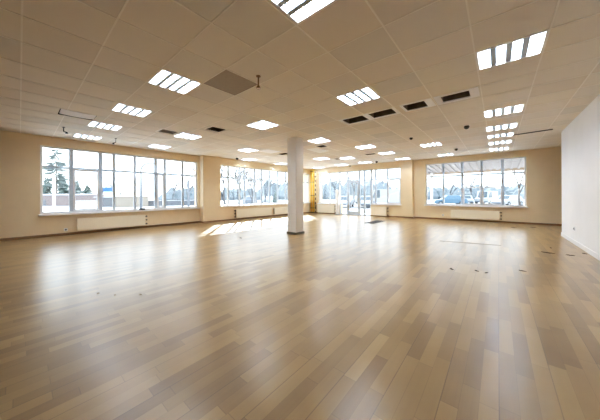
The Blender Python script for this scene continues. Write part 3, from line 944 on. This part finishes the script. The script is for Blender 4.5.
def street_lamp(loc, h, arm, ang, label):
    r = empty('street_lamp', loc, label=label, cat='street lamp', group='street lamps outside')
    d = Vector((math.cos(ang), math.sin(ang), 0))
    MB().tube([(0, 0, 0), (0, 0, h * .45), (0, 0, h * .86)], [.16, .13, .10], 8).build('pole', Mpole, r, smooth=True)
    pts = [Vector((0, 0, h * .86))] + [Vector((0, 0, h * .86)) + d * arm * (1 - math.cos(t)) + Vector((0, 0, h * .14 * math.sin(t))) for t in (.4, .8, 1.2, 1.55)]
    MB().tube(pts, .085, 8).build('arm', Mpole, r, smooth=True)
    e = pts[-1]
    q = MB(); oriented_box(q, (e - d * .05)[:2], (e + d * .75)[:2], .22, e.z - .06, e.z + .06); q.build('lamp_head', Mpole, r)
    return r


street_lamp((9.3, 32.5, GZ), 5.5, 1.0, math.radians(-52), 'tall curved street lamp outside the left window')
street_lamp((15.6, 34.0, GZ), 4.4, .6, math.radians(-52), 'shorter street lamp behind the double sash of the left window')

bare_tree((11.0, 49.1, GZ), 6.4, 'bare tree rising behind the low tan hut outside the left window', 11, Mpale, .6)
bare_tree((19.0, 48.2, GZ), 6.0, 'faint bare tree in the fourth pane from the right of the left window', 12, Mpale, .6)
bare_tree((17.6, 38.5, GZ), 6.2, 'bare tree in the last pane of the left window', 13, Mpale, .55)
bare_tree((11.3, 17.7, GZ), 6.0, 'thick forked bare tree close outside the left end of the far window', 14, Mpale, .55, 5, .26, .022)
bare_tree((14.4, 20.6, GZ), 6.2, 'bare tree second from the pier outside the far window', 15, Mpale, .55, 5, .26, .016)
bare_tree((17.8, 22.4, GZ), 6.6, 'bare tree in the middle of the far window', 16, Mpale, .6, 5, .24, .015)
bare_tree((22.5, 25.5, GZ), 6.2, 'pale bare tree right of the middle of the far window', 17, Mpale, .6, 4)
bare_tree((40.0, 24.0, GZ), 7.0, 'bare tree outside the window left of the entrance', 18, Mpale, .55, 4)
bare_tree((37.0, 19.0, GZ), 8.0, 'bare tree behind the glazed entrance door', 19, Mpale, .5, 4)
bare_tree((56.0, 7.2, GZ), 7.0, 'bare tree behind the blue car outside the canopy window', 20, Mpale, .6, 4)
bare_tree((55.6, 3.8, GZ), 7.5, 'bare tree behind the white cars in the middle of the canopy window', 21, Mpale, .6, 4)
bare_tree((40.9, -2.1, GZ), 6.0, 'dark bare trunk in the right pane of the canopy window', 22, Mbark, .4, 4, .4, .022)
blob_tree('conifer', (27.9, 28.9, GZ), 2.2, 1.5, Mpine2, 'small green conifer in the snow outside the far window, near the column', 6)

# hazy treeline on the horizon
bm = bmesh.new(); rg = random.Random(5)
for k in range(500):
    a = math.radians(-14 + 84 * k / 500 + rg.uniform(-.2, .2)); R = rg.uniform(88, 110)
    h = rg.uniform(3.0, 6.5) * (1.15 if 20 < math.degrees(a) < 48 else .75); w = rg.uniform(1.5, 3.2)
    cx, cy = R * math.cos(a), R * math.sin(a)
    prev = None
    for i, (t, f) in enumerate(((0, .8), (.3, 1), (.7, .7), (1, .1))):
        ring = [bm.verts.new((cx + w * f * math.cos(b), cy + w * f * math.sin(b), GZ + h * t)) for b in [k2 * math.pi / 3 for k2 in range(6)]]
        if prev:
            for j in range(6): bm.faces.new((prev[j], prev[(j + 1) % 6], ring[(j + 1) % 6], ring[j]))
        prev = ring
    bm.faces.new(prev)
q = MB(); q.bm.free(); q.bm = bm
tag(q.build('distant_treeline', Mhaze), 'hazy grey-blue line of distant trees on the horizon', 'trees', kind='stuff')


# cars
def car(loc, rz, m, label, van=False, L=4.3, W=1.75, H=1.5):
    r = empty('parked_van' if van else 'parked_car', loc, rz, label=label, cat='van' if van else 'car', group='vehicles parked outside')
    if van:
        prof = [(-L / 2, .3), (L / 2, .3), (L / 2, .95), (L / 2 - .55, 1.1), (L / 2 - 1.1, H), (-L / 2 + .05, H), (-L / 2, H - .1)]
        win = [(L / 2 - .62, 1.12), (L / 2 - 1.12, H - .12), (L / 2 - 1.9, H - .12), (L / 2 - 1.9, 1.12)]
    else:
        prof = [(-L / 2, .32), (L / 2, .32), (L / 2, .68), (L / 2 - .15, .80), (L / 2 - 1.05, .93), (L / 2 - 1.75, H), (-L / 2 + 1.0, H), (-L / 2 + .35, 1.0), (-L / 2 + .05, .95)]
        win = [(L / 2 - 1.22, .98), (L / 2 - 1.80, H - .09), (-L / 2 + 1.02, H - .09), (-L / 2 + .52, .98)]
    q = MB().prism(prof, -W / 2, W / 2)
    for v in q.bm.verts:
        if v.co.z > 1.0: v.co.y *= .86
    q.build('body', m, r, bevel=.05, segs=2)
    q = MB().prism(win, -W / 2 * .94 - .012, W / 2 * .94 + .012)
    for v in q.bm.verts:
        if v.co.z > 1.2: v.co.y *= .92
    q.build('side_glass', Mcglass, r)
    xs = (L / 2 - 1.16, L / 2 - 1.72) if not van else (L / 2 - .56, L / 2 - 1.06)
    z0, z1 = (.98, H - .08) if not van else (1.13, H - .1)
    q = MB().quadbox([(xs[0] + .06, -.62, z0), (xs[0] + .10, -.62, z0), (xs[0] + .10, .62, z0), (xs[0] + .06, .62, z0),
                      (xs[1] + .06, -.55, z1), (xs[1] + .10, -.55, z1), (xs[1] + .10, .55, z1), (xs[1] + .06, .55, z1)])
    q.build('windscreen', Mcglass, r)
    q = MB().box(L / 2 - .02, L / 2 + .05, -W / 2 + .1, W / 2 - .1, .34, .52).box(-L / 2 - .05, -L / 2 + .02, -W / 2 + .1, W / 2 - .1, .34, .52)
    q.build('bumper', Mdcar, r, bevel=.02, segs=1)
    for x in (L / 2 - .78, -L / 2 + .80):
        for s in (-1, 1):
            q = MB().tube([(x, s * (W / 2 - .2), .32), (x, s * (W / 2 + .02), .32)], .32, 16)
            w = q.build('wheel', Mtyre, r)
            MB().tube([(x, s * (W / 2 + .0), .32), (x, s * (W / 2 + .035), .32)], .18, 12).build('hubcap', Mgcar, w)
    return r


G0 = GZ + .018
car((28.5, 15.9, G0), math.radians(200), Mwcar, 'white car parked left behind the glazed entrance door')
car((29.4, 13.4, G0), math.radians(205), Mwcar, 'white car parked right behind the glazed entrance door')
car((34.3, 15.6, G0), math.radians(215), Mdcar, 'dark car parked behind the right sidelight of the entrance')
car((42.2, 15.1, G0), math.radians(118), Mwcar, 'white van parked outside the window right of the entrance', True, 6.6, 2.2, 2.6)
car((39.5, 21.0, G0), math.radians(130), Mwcar, 'white car parked outside the window left of the entrance')
car((42.2, 5.7, G0), math.radians(112), Mbluecar, 'blue car parked in the left panes of the canopy window')
car((48.8, 4.2, G0), math.radians(190), Mgcar, 'silver car parked in the middle pane of the canopy window')
car((51.5, 1.5, G0), math.radians(165), Mwcar, 'white van facing the middle of the canopy window', True, 5.0, 2.0, 2.2)
car((44.0, -1.05, G0), math.radians(150), Mwcar, 'white car parked in the right pane of the canopy window')
car((25.2, 32.2, GZ), math.radians(40), Mdcar, 'dark car left of the small conifer outside the far window')
car((29.8, 32.8, GZ), math.radians(35), Mgcar, 'silver car just left of the small conifer outside the far window')

# canopy outside the right window
og = (15.2, .2, 2.7)
r = empty('entrance_canopy', og, label='white slatted canopy with a cream edge outside the far right window', cat='canopy')
def sl(u): return 2.80 - (u - 13.45) / 3.4 * .22
q = MB(); q.prism([(13.46, sl(13.46) + .02), (16.85, sl(16.85) + .02), (16.85, sl(16.85) + .20), (13.46, sl(13.46) + .20)], -3.2, 3.5); q.build('roof_panel', Msoffit, r, og)
q = MB()
for k in range(24):
    v = -3.1 + k * .28
    q.prism([(13.46, sl(13.46) - .04), (16.85, sl(16.85) - .04), (16.85, sl(16.85) + .02), (13.46, sl(13.46) + .02)], v, v + .08)
q.build('slats', Msoffit, r, og)
q = MB(); q.box(16.85, 16.95, -3.25, 3.55, sl(16.85) - .12, sl(16.85) + .26); q.build('fascia', Mfascia, r, og)
for v in (-2.9, 3.2):
    q = MB(); q.tube([(16.7, v, GZ), (16.7, v, sl(16.7))], .07, 10); q.build('post', Mpolew, r, og)

# ------------------------------------------------------------------ light
SKY, SUN = 2.75, 9.0
w = bpy.data.worlds.new('World'); scene.world = w; w.use_nodes = True
N = w.node_tree.nodes; Lk = w.node_tree.links
bg = N['Background']
tc = N.new('ShaderNodeTexCoord'); sp = N.new('ShaderNodeSeparateXYZ'); cr = N.new('ShaderNodeValToRGB')
Lk.new(tc.outputs['Generated'], sp.inputs[0]); Lk.new(sp.outputs['Z'], cr.inputs[0])
e = cr.color_ramp.elements
e[0].position = 0; e[0].color = (.88, .95, 1, 1)
e[1].position = .7; e[1].color = (.72, .86, 1.0, 1)
Lk.new(cr.outputs[0], bg.inputs['Color']); bg.inputs['Strength'].default_value = SKY
sun = bpy.data.lights.new('sun', 'SUN'); sun.energy = SUN; sun.angle = math.radians(.8); sun.color = (1, .97, .92)
so = bpy.data.objects.new('sun', sun); col.objects.link(so)
so.rotation_euler = Vector((-1.26, -1.455, -1.0)).to_track_quat('-Z', 'Y').to_euler()
so.location = (30, 35, 25)

# ------------------------------------------------------------------ camera
f_px, cy, yaw, roll, hc = 235.708, 195.538, .69902, .004659, 1.1977
fw = Vector((math.cos(yaw), math.sin(yaw), 0)); rt = Vector((math.sin(yaw), -math.cos(yaw), 0)); upv = Vector((0, 0, 1))
cr_, sr_ = math.cos(roll), math.sin(roll)
right = rt * cr_ - upv * sr_; upc = rt * sr_ + upv * cr_
cam = bpy.data.cameras.new('camera'); co = bpy.data.objects.new('camera', cam); col.objects.link(co)
m = Matrix((right, upc, -fw)).transposed().to_4x4(); m.translation = (0, 0, hc)
co.matrix_world = m
cam.sensor_fit = 'HORIZONTAL'; cam.sensor_width = 36; cam.lens = f_px / 600 * 36
cam.shift_y = -(210 - cy) / 600
cam.clip_start = .05; cam.clip_end = 500
scene.camera = co

# ------------------------------------------------------------------ render look
TONE = ((.06, .072), (.15, .19), (.3, .375), (.6, .645), (1.0, .83), (1.7, .95))
scene.view_settings.view_transform = 'Standard'
scene.view_settings.look = 'None'
scene.view_settings.exposure = 0.72
scene.view_settings.gamma = 1.0
# gentle highlight roll-off, as in the tone-mapped photograph
vs_ = scene.view_settings
vs_.use_curve_mapping = True
cm = vs_.curve_mapping
cm.white_level = (3.0, 3.0, 3.0); cm.black_level = (0, 0, 0)
cc = cm.curves[3]
cc.points[0].location = (0, 0); cc.points[1].location = (1, 1)
for x_, y_ in TONE: cc.points.new(x_ / 3.0, y_)
cm.update()
c = scene.cycles
c.use_denoising = True
try: c.denoiser = 'OPENIMAGEDENOISE'
except Exception: pass
c.max_bounces = 8; c.diffuse_bounces = 6; c.glossy_bounces = 4; c.transparent_max_bounces = 16
c.sample_clamp_indirect = 6.0
c.caustics_reflective = False; c.caustics_refractive = False
